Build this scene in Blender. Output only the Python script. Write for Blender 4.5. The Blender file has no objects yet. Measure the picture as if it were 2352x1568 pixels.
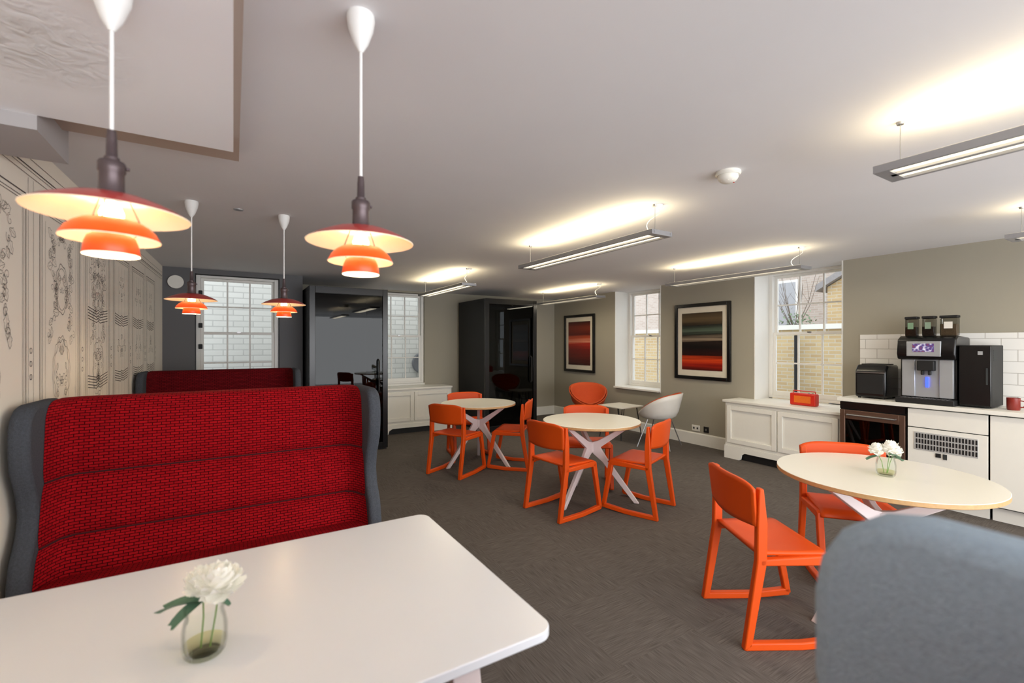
import bpy, bmesh, math, random
from mathutils import Vector, Matrix
PI=math.pi
R=math.radians
random.seed(7)
scene=bpy.context.scene
COL=scene.collection
YAW=math.atan(640/1050)
SN,CS=math.sin(YAW),math.cos(YAW)
H=2.37
def cw(a,b): return (CS*a+SN*b, -SN*a+CS*b)
def ang(deg): return R(deg)-YAW      # angle seen from the viewpoint axes -> room axes

# ---------------------------------------------------------------- materials
def lin(c):
    out=[]
    for v in c:
        v/=255
        out.append(v/12.92 if v<=.04045 else ((v+.055)/1.055)**2.4)
    return (*out,1)
def newmat(name):
    m=bpy.data.materials.new(name); m.use_nodes=True
    nt=m.node_tree; b=nt.nodes['Principled BSDF']
    return m,nt,b
def M(name,c,rough=.5,metal=0,var=.06,scale=12,bump=0,bscale=200,emit=None,es=0,coat=0,spec=.5,trans=0):
    m,nt,b=newmat(name)
    tc=nt.nodes.new('ShaderNodeTexCoord')
    n=nt.nodes.new('ShaderNodeTexNoise'); n.inputs['Scale'].default_value=scale; n.inputs['Detail'].default_value=3
    nt.links.new(tc.outputs['Object'],n.inputs['Vector'])
    mx=nt.nodes.new('ShaderNodeMix'); mx.data_type='RGBA'
    l=lin(c)
    mx.inputs[6].default_value=tuple(max(0,v*(1-var)) for v in l[:3])+(1,)
    mx.inputs[7].default_value=tuple(min(1,v*(1+var)) for v in l[:3])+(1,)
    nt.links.new(n.outputs['Fac'],mx.inputs[0]); nt.links.new(mx.outputs[2],b.inputs['Base Color'])
    b.inputs['Roughness'].default_value=rough; b.inputs['Metallic'].default_value=metal
    b.inputs['Specular IOR Level'].default_value=spec
    b.inputs['Coat Weight'].default_value=coat
    if trans: b.inputs['Transmission Weight'].default_value=trans
    if emit: b.inputs['Emission Color'].default_value=lin(emit); b.inputs['Emission Strength'].default_value=es
    if bump:
        n2=nt.nodes.new('ShaderNodeTexNoise'); n2.inputs['Scale'].default_value=bscale; n2.inputs['Detail'].default_value=4
        nt.links.new(tc.outputs['Object'],n2.inputs['Vector'])
        bp=nt.nodes.new('ShaderNodeBump'); bp.inputs['Strength'].default_value=bump; bp.inputs['Distance'].default_value=.01
        nt.links.new(n2.outputs['Fac'],bp.inputs['Height']); nt.links.new(bp.outputs[0],b.inputs['Normal'])
    return m
def brickmat(name,c1,c2,mortar,bw,rh,ms,mode,rough=.6,bump=.3,noise=0):
    m,nt,b=newmat(name)
    tc=nt.nodes.new('ShaderNodeTexCoord')
    br=nt.nodes.new('ShaderNodeTexBrick')
    if mode=='fabric':
        vec=tc.outputs['UV']
    else:
        sp=nt.nodes.new('ShaderNodeSeparateXYZ'); cb=nt.nodes.new('ShaderNodeCombineXYZ')
        nt.links.new(tc.outputs['Object'],sp.inputs[0])
        q=nt.nodes.new('ShaderNodeMath'); q.operation='ADD'; nt.links.new(sp.outputs[0],q.inputs[0]); nt.links.new(sp.outputs[1],q.inputs[1])
        nt.links.new(q.outputs[0],cb.inputs[0]); nt.links.new(sp.outputs[2],cb.inputs[1]); vec=cb.outputs[0]
    br.inputs['Color1'].default_value=lin(c1); br.inputs['Color2'].default_value=lin(c2); br.inputs['Mortar'].default_value=lin(mortar)
    br.inputs['Scale'].default_value=1; br.inputs['Brick Width'].default_value=bw; br.inputs['Row Height'].default_value=rh
    br.inputs['Mortar Size'].default_value=ms; br.inputs['Mortar Smooth'].default_value=.3
    if noise:
        n=nt.nodes.new('ShaderNodeTexNoise'); n.inputs['Scale'].default_value=45
        nt.links.new(tc.outputs['Object'],n.inputs['Vector'])
        vm=nt.nodes.new('ShaderNodeVectorMath'); vm.operation='SCALE'; vm.inputs[3].default_value=noise
        nt.links.new(n.outputs['Color'],vm.inputs[0])
        va=nt.nodes.new('ShaderNodeVectorMath'); va.operation='ADD'
        nt.links.new(vec,va.inputs[0]); nt.links.new(vm.outputs[0],va.inputs[1]); vec=va.outputs[0]
    nt.links.new(vec,br.inputs['Vector']); nt.links.new(br.outputs['Color'],b.inputs['Base Color'])
    b.inputs['Roughness'].default_value=rough
    if bump:
        bp=nt.nodes.new('ShaderNodeBump'); bp.inputs['Strength'].default_value=bump; bp.inputs['Distance'].default_value=.004; bp.invert=True
        nt.links.new(br.outputs['Fac'],bp.inputs['Height']); nt.links.new(bp.outputs[0],b.inputs['Normal'])
    if mode=='fabric': b.inputs['Specular IOR Level'].default_value=.08
    return m
def glassmat(name,tint=(255,255,255),gloss=.12,rough=0.02,k=1.0):
    m=bpy.data.materials.new(name); m.use_nodes=True; nt=m.node_tree; nt.nodes.clear()
    o=nt.nodes.new('ShaderNodeOutputMaterial'); t=nt.nodes.new('ShaderNodeBsdfTransparent'); g=nt.nodes.new('ShaderNodeBsdfGlossy')
    t.inputs[0].default_value=lin(tint); g.inputs['Roughness'].default_value=rough
    fr=nt.nodes.new('ShaderNodeLayerWeight'); fr.inputs['Blend'].default_value=gloss
    mu=nt.nodes.new('ShaderNodeMath'); mu.operation='MULTIPLY'; mu.inputs[1].default_value=k; nt.links.new(fr.outputs['Fresnel'],mu.inputs[0])
    mx=nt.nodes.new('ShaderNodeMixShader'); nt.links.new(mu.outputs[0],mx.inputs[0]); nt.links.new(t.outputs[0],mx.inputs[1]); nt.links.new(g.outputs[0],mx.inputs[2])
    nt.links.new(mx.outputs[0],o.inputs[0]); return m
def carpetmat():
    m,nt,b=newmat('carpet_tiles')
    tc=nt.nodes.new('ShaderNodeTexCoord')
    def noise(sx,sy):
        mp=nt.nodes.new('ShaderNodeMapping'); mp.inputs['Scale'].default_value=(sx,sy,1)
        n=nt.nodes.new('ShaderNodeTexNoise'); n.inputs['Scale'].default_value=1; n.inputs['Detail'].default_value=1; n.inputs['Roughness'].default_value=.5
        nt.links.new(tc.outputs['Object'],mp.inputs[0]); nt.links.new(mp.outputs[0],n.inputs['Vector']); return n
    a=noise(9,230); c=noise(230,9)
    ch=nt.nodes.new('ShaderNodeTexChecker'); ch.inputs['Scale'].default_value=2
    ch.inputs[1].default_value=(0,0,0,1); ch.inputs[2].default_value=(1,1,1,1)
    nt.links.new(tc.outputs['Object'],ch.inputs['Vector'])
    mx=nt.nodes.new('ShaderNodeMix'); mx.data_type='FLOAT'
    nt.links.new(ch.outputs['Fac'],mx.inputs[0]); nt.links.new(a.outputs['Fac'],mx.inputs[2]); nt.links.new(c.outputs['Fac'],mx.inputs[3])
    rp=nt.nodes.new('ShaderNodeValToRGB'); rp.color_ramp.elements[0].position=.22; rp.color_ramp.elements[1].position=.78
    rp.color_ramp.elements[0].color=lin((78,73,69)); rp.color_ramp.elements[1].color=lin((113,106,101))
    nt.links.new(mx.outputs[0],rp.inputs[0])
    hs=nt.nodes.new('ShaderNodeMix'); hs.data_type='RGBA'; hs.blend_type='MULTIPLY'
    hs.inputs[7].default_value=(.965,.965,.965,1)
    nt.links.new(ch.outputs['Fac'],hs.inputs[0]); nt.links.new(rp.outputs[0],hs.inputs[6])
    nt.links.new(hs.outputs[2],b.inputs['Base Color']); b.inputs['Roughness'].default_value=.95; b.inputs['Specular IOR Level'].default_value=.1
    return m
def soffitmat():
    # painted soffit with one rough filled patch of plaster
    m,nt,b=newmat('soffit_paint'); tc=nt.nodes.new('ShaderNodeTexCoord')
    ds=nt.nodes.new('ShaderNodeVectorMath'); ds.operation='DISTANCE'; ds.inputs[1].default_value=(-.50,1.66,2.24)
    nt.links.new(tc.outputs['Object'],ds.inputs[0])
    mr=nt.nodes.new('ShaderNodeMapRange'); mr.inputs[1].default_value=.30; mr.inputs[2].default_value=.10
    nt.links.new(ds.outputs['Value'],mr.inputs[0])
    n=nt.nodes.new('ShaderNodeTexNoise'); n.inputs['Scale'].default_value=16; n.inputs['Detail'].default_value=6; n.inputs['Distortion'].default_value=1.5
    nt.links.new(tc.outputs['Object'],n.inputs['Vector'])
    mu=nt.nodes.new('ShaderNodeMath'); mu.operation='MULTIPLY'; nt.links.new(mr.outputs[0],mu.inputs[0]); nt.links.new(n.outputs['Fac'],mu.inputs[1])
    mx=nt.nodes.new('ShaderNodeMix'); mx.data_type='RGBA'; mx.inputs[6].default_value=lin((246,247,251)); mx.inputs[7].default_value=lin((206,204,203))
    nt.links.new(mu.outputs[0],mx.inputs[0]); nt.links.new(mx.outputs[2],b.inputs['Base Color']); b.inputs['Roughness'].default_value=.8
    bp=nt.nodes.new('ShaderNodeBump'); bp.inputs['Strength'].default_value=.5; bp.inputs['Distance'].default_value=.02
    nt.links.new(mu.outputs[0],bp.inputs['Height']); nt.links.new(bp.outputs[0],b.inputs['Normal'])
    return m
def artmat(name,z0,z1,stops):
    m,nt,b=newmat(name)
    tc=nt.nodes.new('ShaderNodeTexCoord'); mp=nt.nodes.new('ShaderNodeMapping'); mp.inputs['Scale'].default_value=(1,.8,26)
    n=nt.nodes.new('ShaderNodeTexNoise'); n.inputs['Scale'].default_value=1; n.inputs['Detail'].default_value=4
    nt.links.new(tc.outputs['Object'],mp.inputs[0]); nt.links.new(mp.outputs[0],n.inputs['Vector'])
    sp=nt.nodes.new('ShaderNodeSeparateXYZ'); nt.links.new(tc.outputs['Object'],sp.inputs[0])
    mr=nt.nodes.new('ShaderNodeMapRange'); mr.inputs[1].default_value=z1; mr.inputs[2].default_value=z0
    nt.links.new(sp.outputs[2],mr.inputs[0])
    ad=nt.nodes.new('ShaderNodeMath'); ad.operation='MULTIPLY_ADD'; ad.inputs[1].default_value=.16
    sb=nt.nodes.new('ShaderNodeMath'); sb.operation='SUBTRACT'; sb.inputs[1].default_value=.08
    nt.links.new(n.outputs['Fac'],ad.inputs[0]); nt.links.new(mr.outputs[0],ad.inputs[2]); nt.links.new(ad.outputs[0],sb.inputs[0])
    rp=nt.nodes.new('ShaderNodeValToRGB'); el=rp.color_ramp.elements
    el[0].position=stops[0][0]; el[0].color=lin(stops[0][1]); el[1].position=stops[-1][0]; el[1].color=lin(stops[-1][1])
    for p,c in stops[1:-1]:
        e=el.new(p); e.color=lin(c)
    nt.links.new(sb.outputs[0],rp.inputs[0]); nt.links.new(rp.outputs[0],b.inputs['Base Color']); b.inputs['Roughness'].default_value=.25
    return m

m_ceil=M('ceiling_paint',(228,227,229),.8,var=.03,scale=2,bump=.05,bscale=30)
m_soff=soffitmat()
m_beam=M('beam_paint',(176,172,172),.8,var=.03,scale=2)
m_soff2=M('soffit_shadow_taupe',(180,162,148),.8,var=.02,scale=2)  # brown tone stands in for the shadow along the soffit edge
m_wall=M('greige_wall_paint',(162,157,142),.8,var=.03,scale=2,bump=.05,bscale=60)
m_walldark=M('slate_wall_paint',(106,106,108),.8,var=.03,scale=2)
m_wallmural=M('mural_wall_paper',(250,241,226),.8,var=.02,scale=2)
m_carpet=carpetmat()
m_white=M('white_joinery',(236,234,225),.45,var=.02)
m_winwhite=M('window_white',(236,235,230),.45,var=.02)
m_trim=M('white_trim',(228,227,222),.5,var=.02)
m_orange=M('orange_plastic',(216,76,3),.5,var=.05,scale=5,spec=.35)
m_tabletop=M('cream_laminate',(234,230,217),.28,var=.02,scale=3)
m_booth=M('white_laminate',(234,237,242),.25,var=.02,scale=3)
m_ply=M('plywood_edge',(196,156,106),.5,var=.2,scale=60)
m_leg=M('pale_leg',(226,212,210),.45,var=.04)
m_felt=M('grey_felt',(76,80,87),.95,var=.35,scale=130,bump=.4,bscale=260,spec=.2)
m_feltn=M('grey_felt_lit',(150,166,180),.95,var=.22,scale=150,bump=.35,bscale=300,spec=.2)  # paler copy of the grey felt, light on the near wing painted in
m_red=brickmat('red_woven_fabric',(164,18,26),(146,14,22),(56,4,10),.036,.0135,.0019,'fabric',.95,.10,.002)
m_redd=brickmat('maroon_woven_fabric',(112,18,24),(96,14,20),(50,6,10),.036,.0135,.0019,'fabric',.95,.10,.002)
m_seam=M('dark_seam_fabric',(58,6,12),.9)
m_black=M('black_gloss',(14,14,15),.25,var=.1)
m_blackm=M('black_matt',(18,18,19),.6,var=.1)
m_dark=M('dark_interior',(46,50,50),.7,var=.1)
m_podin=M('booth_interior_felt',(56,62,58),.8,var=.1)
m_podglass=glassmat('smoked_glass',(134,142,136),.34,.0,.6)
m_glass=glassmat('window_glass',(250,252,252),.06,.0)
m_jar=glassmat('jar_glass',(252,254,253),.14,.02,.5)
m_water=glassmat('jar_water',(248,247,226),.05,.02,.3)
m_alu=M('brushed_aluminium',(160,160,163),.4,.5,var=.05)
m_steel=M('steel',(170,170,172),.3,.9,var=.05)
m_bronze=M('gunmetal',(92,80,82),.38,.6,var=.08)
m_tube=M('light_diffuser',(255,248,230),.5,emit=(255,240,205),es=1.5)
m_cordw=M('white_flex',(236,236,234),.5)
m_shin=M('shade_inside',(255,246,226),.6,emit=(255,205,140),es=.12)  # faint emission stands in for bulb light reflected inside the shades
m_shade_top=M('red_lacquer',(180,36,28),.3,var=.05,coat=.3)
m_shade_mid=M('orange_lacquer',(226,76,12),.35,var=.05,emit=(255,90,10),es=.10)  # slight emission imitates bulb light falling on the lower tiers
m_bulb=M('bulb_glow',(255,230,180),.5,emit=(255,215,150),es=14)
m_tile=brickmat('metro_tiles',(240,240,237),(236,236,233),(192,190,185),.2,.1,.003,'wall',.15,.4)
m_wbrick=brickmat('white_painted_brick',(196,195,189),(188,187,181),(170,169,164),.30,.10,.010,'wall',.8,.4)
m_ybrick=brickmat('yellow_stock_brick',(212,188,144),(196,168,126),(206,196,176),.225,.075,.010,'wall',.9,.3)
m_pbrick=brickmat('weathered_brick',(186,172,162),(172,156,144),(190,182,174),.225,.075,.010,'wall',.9,.3)
m_leaf=M('green_leaf',(84,122,98),.5,var=.25,scale=40)
m_leafo=M('outdoor_leaf',(122,140,112),.6,var=.25,scale=40)
m_twig=M('bare_twig',(110,98,88),.9)
m_petal=M('white_petal',(246,244,236),.6,var=.02,emit=(255,250,235),es=.05)
m_stem=M('green_stem',(126,158,96),.5,var=.15)
m_asph=M('outside_paving',(150,148,142),.9,var=.15,scale=3)
m_ink=M('mural_ink',(84,77,74),.8,var=.1)
m_redplast=M('red_radio_plastic',(206,40,20),.4)
m_silver=M('silver_panel',(176,180,184),.35,.4)
m_blueled=M('blue_led',(40,60,255),.4,emit=(50,70,255),es=2)

# ---------------------------------------------------------------- mesh builder
class MB:
    def __init__(s): s.bm=bmesh.new()
    def face(s,vs,m=0):
        try: f=s.bm.faces.new(vs); f.material_index=m; return f
        except ValueError: return None
    def box(s,x0,x1,y0,y1,z0,z1,m=0):
        v=[s.bm.verts.new(p) for p in ((x0,y0,z0),(x1,y0,z0),(x1,y1,z0),(x0,y1,z0),(x0,y0,z1),(x1,y0,z1),(x1,y1,z1),(x0,y1,z1))]
        for q in ((0,3,2,1),(4,5,6,7),(0,1,5,4),(1,2,6,5),(2,3,7,6),(3,0,4,7)): s.face([v[i] for i in q],m)
        return s
    def prism(s,pts,axis,a0,a1,m=0,msides=None):
        def P(p,a):
            if axis=='z': return (p[0],p[1],a)
            if axis=='y': return (p[0],a,p[1])
            return (a,p[0],p[1])
        A=[s.bm.verts.new(P(p,a0)) for p in pts]; B=[s.bm.verts.new(P(p,a1)) for p in pts]
        s.face(A[::-1],m); s.face(B,m); n=len(pts)
        for i in range(n): s.face([A[i],A[(i+1)%n],B[(i+1)%n],B[i]],m if msides is None else msides)
        return s
    def bar(s,p,q,w,t,side=(0,0,1),w2=None,t2=None,m=0):
        p=Vector(p);q=Vector(q);d=(q-p).normalized();u=Vector(side); u=(u-d*u.dot(d)).normalized(); v=d.cross(u)
        w2=w if w2 is None else w2; t2=t if t2 is None else t2
        a=[s.bm.verts.new(p+u*(i*w/2)+v*(j*t/2)) for i,j in ((-1,-1),(1,-1),(1,1),(-1,1))]
        b=[s.bm.verts.new(q+u*(i*w2/2)+v*(j*t2/2)) for i,j in ((-1,-1),(1,-1),(1,1),(-1,1))]
        s.face(a[::-1],m); s.face(b,m)
        for i in range(4): s.face([a[i],a[(i+1)%4],b[(i+1)%4],b[i]],m)
        return s
    def tube(s,pts,r,seg=8,m=0,r2=None):
        pts=[Vector(p) for p in pts]; rings=[]; n=len(pts); u=None
        for i,p in enumerate(pts):
            d=(pts[min(i+1,n-1)]-pts[max(i-1,0)]).normalized()
            if u is None: u=d.orthogonal().normalized()
            else: u=(u-d*u.dot(d)).normalized()
            v=d.cross(u); rr=r if r2 is None else r+(r2-r)*i/(n-1)
            rings.append([s.bm.verts.new(p+u*math.cos(2*PI*k/seg)*rr+v*math.sin(2*PI*k/seg)*rr) for k in range(seg)])
        for a,b in zip(rings,rings[1:]):
            for k in range(seg): s.face([a[k],a[(k+1)%seg],b[(k+1)%seg],b[k]],m)
        s.face(rings[0][::-1],m); s.face(rings[-1],m); return s
    def lathe(s,prof,seg=32,ms=0,c=(0,0,0),closed=False):
        rings=[]
        for r,z in prof:
            if r<1e-5: rings.append([s.bm.verts.new((c[0],c[1],c[2]+z))])
            else: rings.append([s.bm.verts.new((c[0]+r*math.cos(2*PI*k/seg),c[1]+r*math.sin(2*PI*k/seg),c[2]+z)) for k in range(seg)])
        n=len(prof); pairs=[(i,i+1) for i in range(n-1)]+([(n-1,0)] if closed else [])
        for j,(i0,i1) in enumerate(pairs):
            a,b=rings[i0],rings[i1]; mm=ms[j] if isinstance(ms,(list,tuple)) else ms
            for k in range(seg):
                k2=(k+1)%seg
                if len(a)==1 and len(b)==1: continue
                if len(a)==1: s.face([a[0],b[k2],b[k]],mm)
                elif len(b)==1: s.face([a[k],a[k2],b[0]],mm)
                else: s.face([a[k],a[k2],b[k2],b[k]],mm)
        return s
    def grid(s,P,nu,nv,m=0,UV=None):
        g=[[s.bm.verts.new(P(i/nu,j/nv)) for j in range(nv+1)] for i in range(nu+1)]
        lay=s.bm.loops.layers.uv.new('UVMap') if UV else None
        for i in range(nu):
            for j in range(nv):
                f=s.face([g[i][j],g[i+1][j],g[i+1][j+1],g[i][j+1]],m)
                if UV and f:
                    for lp,(a,b) in zip(f.loops,((i,j),(i+1,j),(i+1,j+1),(i,j+1))): lp[lay].uv=UV(a,b)
        return s
    def build(s,name,mats,parent=None,smooth=False,bevel=0,solid=0,sub=0,segs=2,recalc=True,loc=None):
        if recalc: bmesh.ops.recalc_face_normals(s.bm,faces=s.bm.faces)
        me=bpy.data.meshes.new(name); s.bm.to_mesh(me); s.bm.free()
        for mm in (mats if isinstance(mats,(list,tuple)) else [mats]): me.materials.append(mm)
        if smooth or bevel:
            for p in me.polygons: p.use_smooth=True
            me.set_sharp_from_angle(angle=R(40 if not bevel else 60))
        o=bpy.data.objects.new(name,me); COL.objects.link(o)
        if parent: o.parent=parent
        if loc: o.location=loc
        if solid: q=o.modifiers.new('s','SOLIDIFY'); q.thickness=solid; q.offset=0
        if bevel:
            q=o.modifiers.new('b','BEVEL'); q.width=bevel; q.segments=segs; q.limit_method='ANGLE'; q.angle_limit=R(35)
        if sub: q=o.modifiers.new('u','SUBSURF'); q.levels=sub; q.render_levels=sub
        return o
def tag(o,label,cat,group=None):
    o['label']=label; o['category']=cat
    if group: o['group']=group
    return o
def thing(name,label,cat,loc=(0,0,0),rz=0,group=None):
    o=bpy.data.objects.new(name,None); COL.objects.link(o); o.location=loc; o.rotation_euler=(0,0,rz); o.empty_display_size=.1
    return tag(o,label,cat,group)
def struct(name,mb,mat,**k):
    o=mb.build(name,mat,**k); o['kind']='structure'; return o
def children(o): return [c for c in bpy.data.objects if c.parent==o]
def copy_tree(o,parent=None):
    c=o.copy(); COL.objects.link(c)
    if parent: c.parent=parent
    for ch in children(o): copy_tree(ch,c)
    return c
def rrect(x0,x1,y0,y1,r,n=6):
    pts=[]
    for cx,cy,a in ((x1-r,y0+r,-90),(x1-r,y1-r,0),(x0+r,y1-r,90),(x0+r,y0+r,180)):
        for i in range(n+1):
            t=R(a+90*i/n); pts.append((cx+r*math.cos(t),cy+r*math.sin(t)))
    return pts

# ---------------------------------------------------------------- room shell
XR=5.73; YF=7.70; YL=6.75
def wx(y): return -.80+.019*(y-2.3)
struct('floor',MB().box(-1.1,6.15,-2.6,8.0,-.12,0),m_carpet)
struct('ceiling',MB().box(-1.1,6.15,-2.6,8.0,H,H+.15),m_ceil)
struct('trim_1',MB().box(-.9,0,-2.6,2.205,2.24,2.3),m_soff)           # dropped soffit
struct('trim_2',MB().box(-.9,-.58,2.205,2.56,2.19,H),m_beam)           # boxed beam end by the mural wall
struct('trim_5',MB().box(-.58,.022,-2.6,2.48,2.3,H),m_soff2)           # added step above the soffit, its taupe painting the shadow band there
mb=MB()
mb.prism([(wx(-2.6),-2.6),(wx(6.75),6.75),(-1.1,6.75),(-1.1,-2.6)],'z',0,H)
struct('wall_left',mb,m_wallmural)
# right wall with two deep window openings
mb=MB()
mb.box(XR,6.15,-2.6,2.40,0,H); mb.box(XR,6.15,3.405,4.91,0,H); mb.box(XR,6.15,5.92,8.0,0,H)
mb.box(XR,6.15,2.40,3.405,0,.70); mb.box(XR,6.15,4.91,5.92,0,.68)
struct('wall_right',mb,m_wall)
mb=MB(); mb.box(.80,2.0,YF,8.0,0,H); mb.box(2.885,XR,YF,8.0,0,H); mb.box(2.0,2.885,YF,8.0,0,.74); mb.box(2.0,2.885,YF,8.0,2.34,H)
struct('wall_far',mb,m_wall)
mb=MB(); mb.box(-1.1,-.40,YL,7.05,0,H); mb.box(.52,.80,YL,8.0,0,H); mb.box(-.40,.52,YL,7.05,0,.74); mb.box(-.40,.52,YL,7.05,2.31,H)
struct('wall_far_left',mb,m_walldark)
# white reveals of the deep windows
for n,(a,b,z0) in enumerate(((2.40,3.405,.70),(4.91,5.92,.68))):
    mb=MB(); mb.box(XR-.004,6.05,b-.012,b,z0,H); mb.box(XR-.004,6.05,a,a+.012,z0,H)
    struct('trim_%d'%(3+n),mb,m_trim)
mb=MB(); mb.prism([(XR-.022,0),(XR,0),(XR,.17),(XR-.012,.17),(XR-.022,.155)],'y',3.62,YF-.02)
struct('baseboard_right',mb,m_white)
mb=MB(); mb.box(4.52,XR-.022,YF-.022,YF,0,.17); mb.box(3.22,3.49,YF-.022,YF,0,.17)
struct('baseboard_far',mb,m_white)
mb=MB(); mb.box(wx(6.75)+.02,.80,YL-.022,YL,0,.17)
struct('baseboard_far_left',mb,m_walldark)

def window(name,cx,cy,rz,w,z0,z1,meet,sill=0.0):
    root=bpy.data.objects.new(name,None); COL.objects.link(root); root.location=(cx,cy,0); root.rotation_euler=(0,0,rz); root['kind']='structure'
    h=w/2; f=.045
    mb=MB(); mb.box(-h,-h+f,-.01,.10,z0,z1); mb.box(h-f,h,-.01,.10,z0,z1); mb.box(-h+f,h-f,-.01,.10,z1-.03,z1); mb.box(-h+f,h-f,-.01,.10,z0,z0+.03)
    mb.build('window_frame',m_winwhite,root,bevel=.003)
    def sash(nm,y0,y1,za,zb,rb,rt):
        mb=MB(); a=-h+f; b=h-f; st=.032
        mb.box(a,a+st,y0,y1,za,zb); mb.box(b-st,b,y0,y1,za,zb); mb.box(a+st,b-st,y0,y1,za,za+rb); mb.box(a+st,b-st,y0,y1,zb-rt,zb)
        iw=b-a-2*st
        for k in (1,2): x=a+st+iw*k/3; mb.box(x-.009,x+.009,y0+.005,y1-.005,za+rb,zb-rt)
        zc=(za+rb+zb-rt)/2; mb.box(a+st,b-st,y0+.006,y1-.006,zc-.009,zc+.009)
        o=mb.build(nm,m_winwhite,root,bevel=.002)
        MB().box(a+st-.004,b-st+.004,(y0+y1)/2-.002,(y0+y1)/2+.002,za+rb-.004,zb-rt+.004).build('window_pane',m_glass,o)
        return o
    sash('upper_sash',.05,.085,meet-.015,z1-.03,.03,.03)
    lo=sash('lower_sash',.01,.045,z0+.03,meet+.018,.06,.034)
    MB().box(-.02,.02,-.005,.012,meet+.005,meet+.022).build('window_catch',m_steel,lo)
    if sill: MB().box(-h,h,-sill,-.01,z0-.03,z0).build('window_sill',m_winwhite,root,bevel=.004)
    return root
w1=window('window_1',.06,YL+.06,0,.90,.77,2.30,1.585,.07)
for z in (2.08,1.68,1.42): MB().box(-.425,-.385,-.03,.012,z-.03,z+.03).build('shutter_hook',m_blackm,w1,bevel=.006)
window('window_2',2.4425,YF+.06,0,.885,.77,2.33,1.585,.07)
window('window_3',6.055,2.9025,-PI/2,.98,.75,H,1.585,0)
window('window_4',6.055,5.415,-PI/2,.985,.72,H,1.585,.38)

# ---------------------------------------------------------------- mural line drawing
mb=MB()
def stroke(pts,w=.004):
    w*=.56
    n=len(pts); L=[];Rr=[]
    for i,(y,z) in enumerate(pts):
        a=pts[max(i-1,0)]; b=pts[min(i+1,n-1)]
        dy,dz=b[0]-a[0],b[1]-a[1]; l=math.hypot(dy,dz) or 1; ny,nz=-dz/l*w/2,dy/l*w/2
        L.append(mb.bm.verts.new((wx(y)+.0025,y+ny,z+nz))); Rr.append(mb.bm.verts.new((wx(y)+.0025,y-ny,z-nz)))
    for i in range(n-1): mb.face([L[i],L[i+1],Rr[i+1],Rr[i]])
def loop(y,z,ry,rz,lob,amp,w=.0035,n=36,ph=0):
    stroke([(y+ry*(1+amp*math.sin(lob*t+ph))*math.cos(t),z+rz*(1+amp*math.sin(lob*t+ph))*math.sin(t)) for t in [2*PI*i/n for i in range(n+1)]],w)
def spiral(y,z,r,turn,a0,sg,w=.003):
    n=22; stroke([(y+r*(1-i/n*.85)*math.cos(a0+sg*turn*i/n),z+r*(1-i/n*.85)*math.sin(a0+sg*turn*i/n)) for i in range(n+1)],w)
def leafshape(y,z,L,a,w=.003):
    c,s=math.cos(a),math.sin(a)
    for sg in (-1,1):
        stroke([(y+L*t*c-sg*L*.28*math.sin(PI*t)*(1+.25*math.sin(t*18))*s, z+L*t*s+sg*L*.28*math.sin(PI*t)*(1+.25*math.sin(t*18))*c) for t in [i/12 for i in range(13)]],w)
    stroke([(y,z),(y+L*.8*c,z+L*.8*s)],w*.7)
def ornament(y,z,ry,rz,n):
    for k in range(n):
        a=random.uniform(-PI/2,PI/2); q=random.random()**.5
        dy=ry*q*math.cos(a); dz=rz*q*math.sin(a)
        L=random.uniform(.04,.08); aa=random.uniform(0,2*PI); r_=random.uniform(.014,.032); tt=random.random()
        for sg in (-1,1):
            if tt<.55: leafshape(y+sg*dy,z+dz,L,aa if sg>0 else PI-aa,.0032)
            else: spiral(y+sg*dy,z+dz,r_,7,aa if sg>0 else PI-aa,sg,.0035)
def drop(y,zt,zb,amp,n):
    for i in range(n):
        t=i/(n-1); z=zt+(zb-zt)*t; yy=y+amp*math.sin(t*PI)
        leafshape(yy,z,random.uniform(.05,.08),random.uniform(-PI,0),.0035); 
        if i%2: spiral(yy+random.uniform(-.03,.03),z,.025,7,random.random()*6,random.choice((-1,1)),.0035)
panels=[(2.10,2.86),(3.02,3.62),(3.74,4.30),(4.42,4.95),(5.07,5.6),(5.72,6.2)]
for z,w in ((2.29,.004),(2.25,.009),(2.235,.004),(2.21,.004)): stroke([(1.6,z),(6.7,z)],w)
for i,(a,b) in enumerate(panels):
    for o,w in ((0,.009),(.022,.004),(.035,.004)):
        stroke([(a+o,.2),(a+o,2.12-o)],w); stroke([(b-o,.2),(b-o,2.12-o)],w); stroke([(a+o,2.12-o),(b-o,2.12-o)],w)
    c=(a+b)/2; hw=(b-a)/2-.07
    if i<3:
        ornament(c,1.98,hw*.8,.08,12)
        for sg in (-1,1): drop(c+sg*hw*.7,1.93,1.50,-sg*.05,12)
        ornament(c,1.74,hw*.4,.10,7); loop(c,1.74,.09,.13,8,.05,.005,50); loop(c,1.74,.075,.11,1,0,.004,40)
        ornament(c,1.30,.10,.14,11); loop(c,1.30,.11,.17,10,.06,.005,60); loop(c,1.30,.13,.19,14,.04,.004,60)
    if i>=1:
        for k in range(5 if i>1 else 2):
            y=a+.07+(b-a-.14)*k/(4 if i>1 else 1); stroke([(y,.2),(y,2.05)],.0035)
    if i>=2:
        for zc in (1.60,1.17):
            for k in range(5): z=zc+.018*k; stroke([(a+.05,z+.012),(c-.04,z-.009),(c,z+.004),(c+.04,z-.009),(b-.05,z+.012)],.008)
        ornament(c,1.86,hw*.7,.12,6); ornament(c,1.42,hw*.6,.1,5)
    g=b+.055
    stroke([(g-.03,.2),(g-.03,2.2)],.004); stroke([(g+.03,.2),(g+.03,2.2)],.004)
    for dz in (.9,1.3,1.36,1.42): loop(g,dz,.012,.012,1,0,.006,14)
tag(mb.build('mural',m_ink,recalc=False),'black line drawing of panels, garlands and columns on the pale wall','mural')

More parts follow.
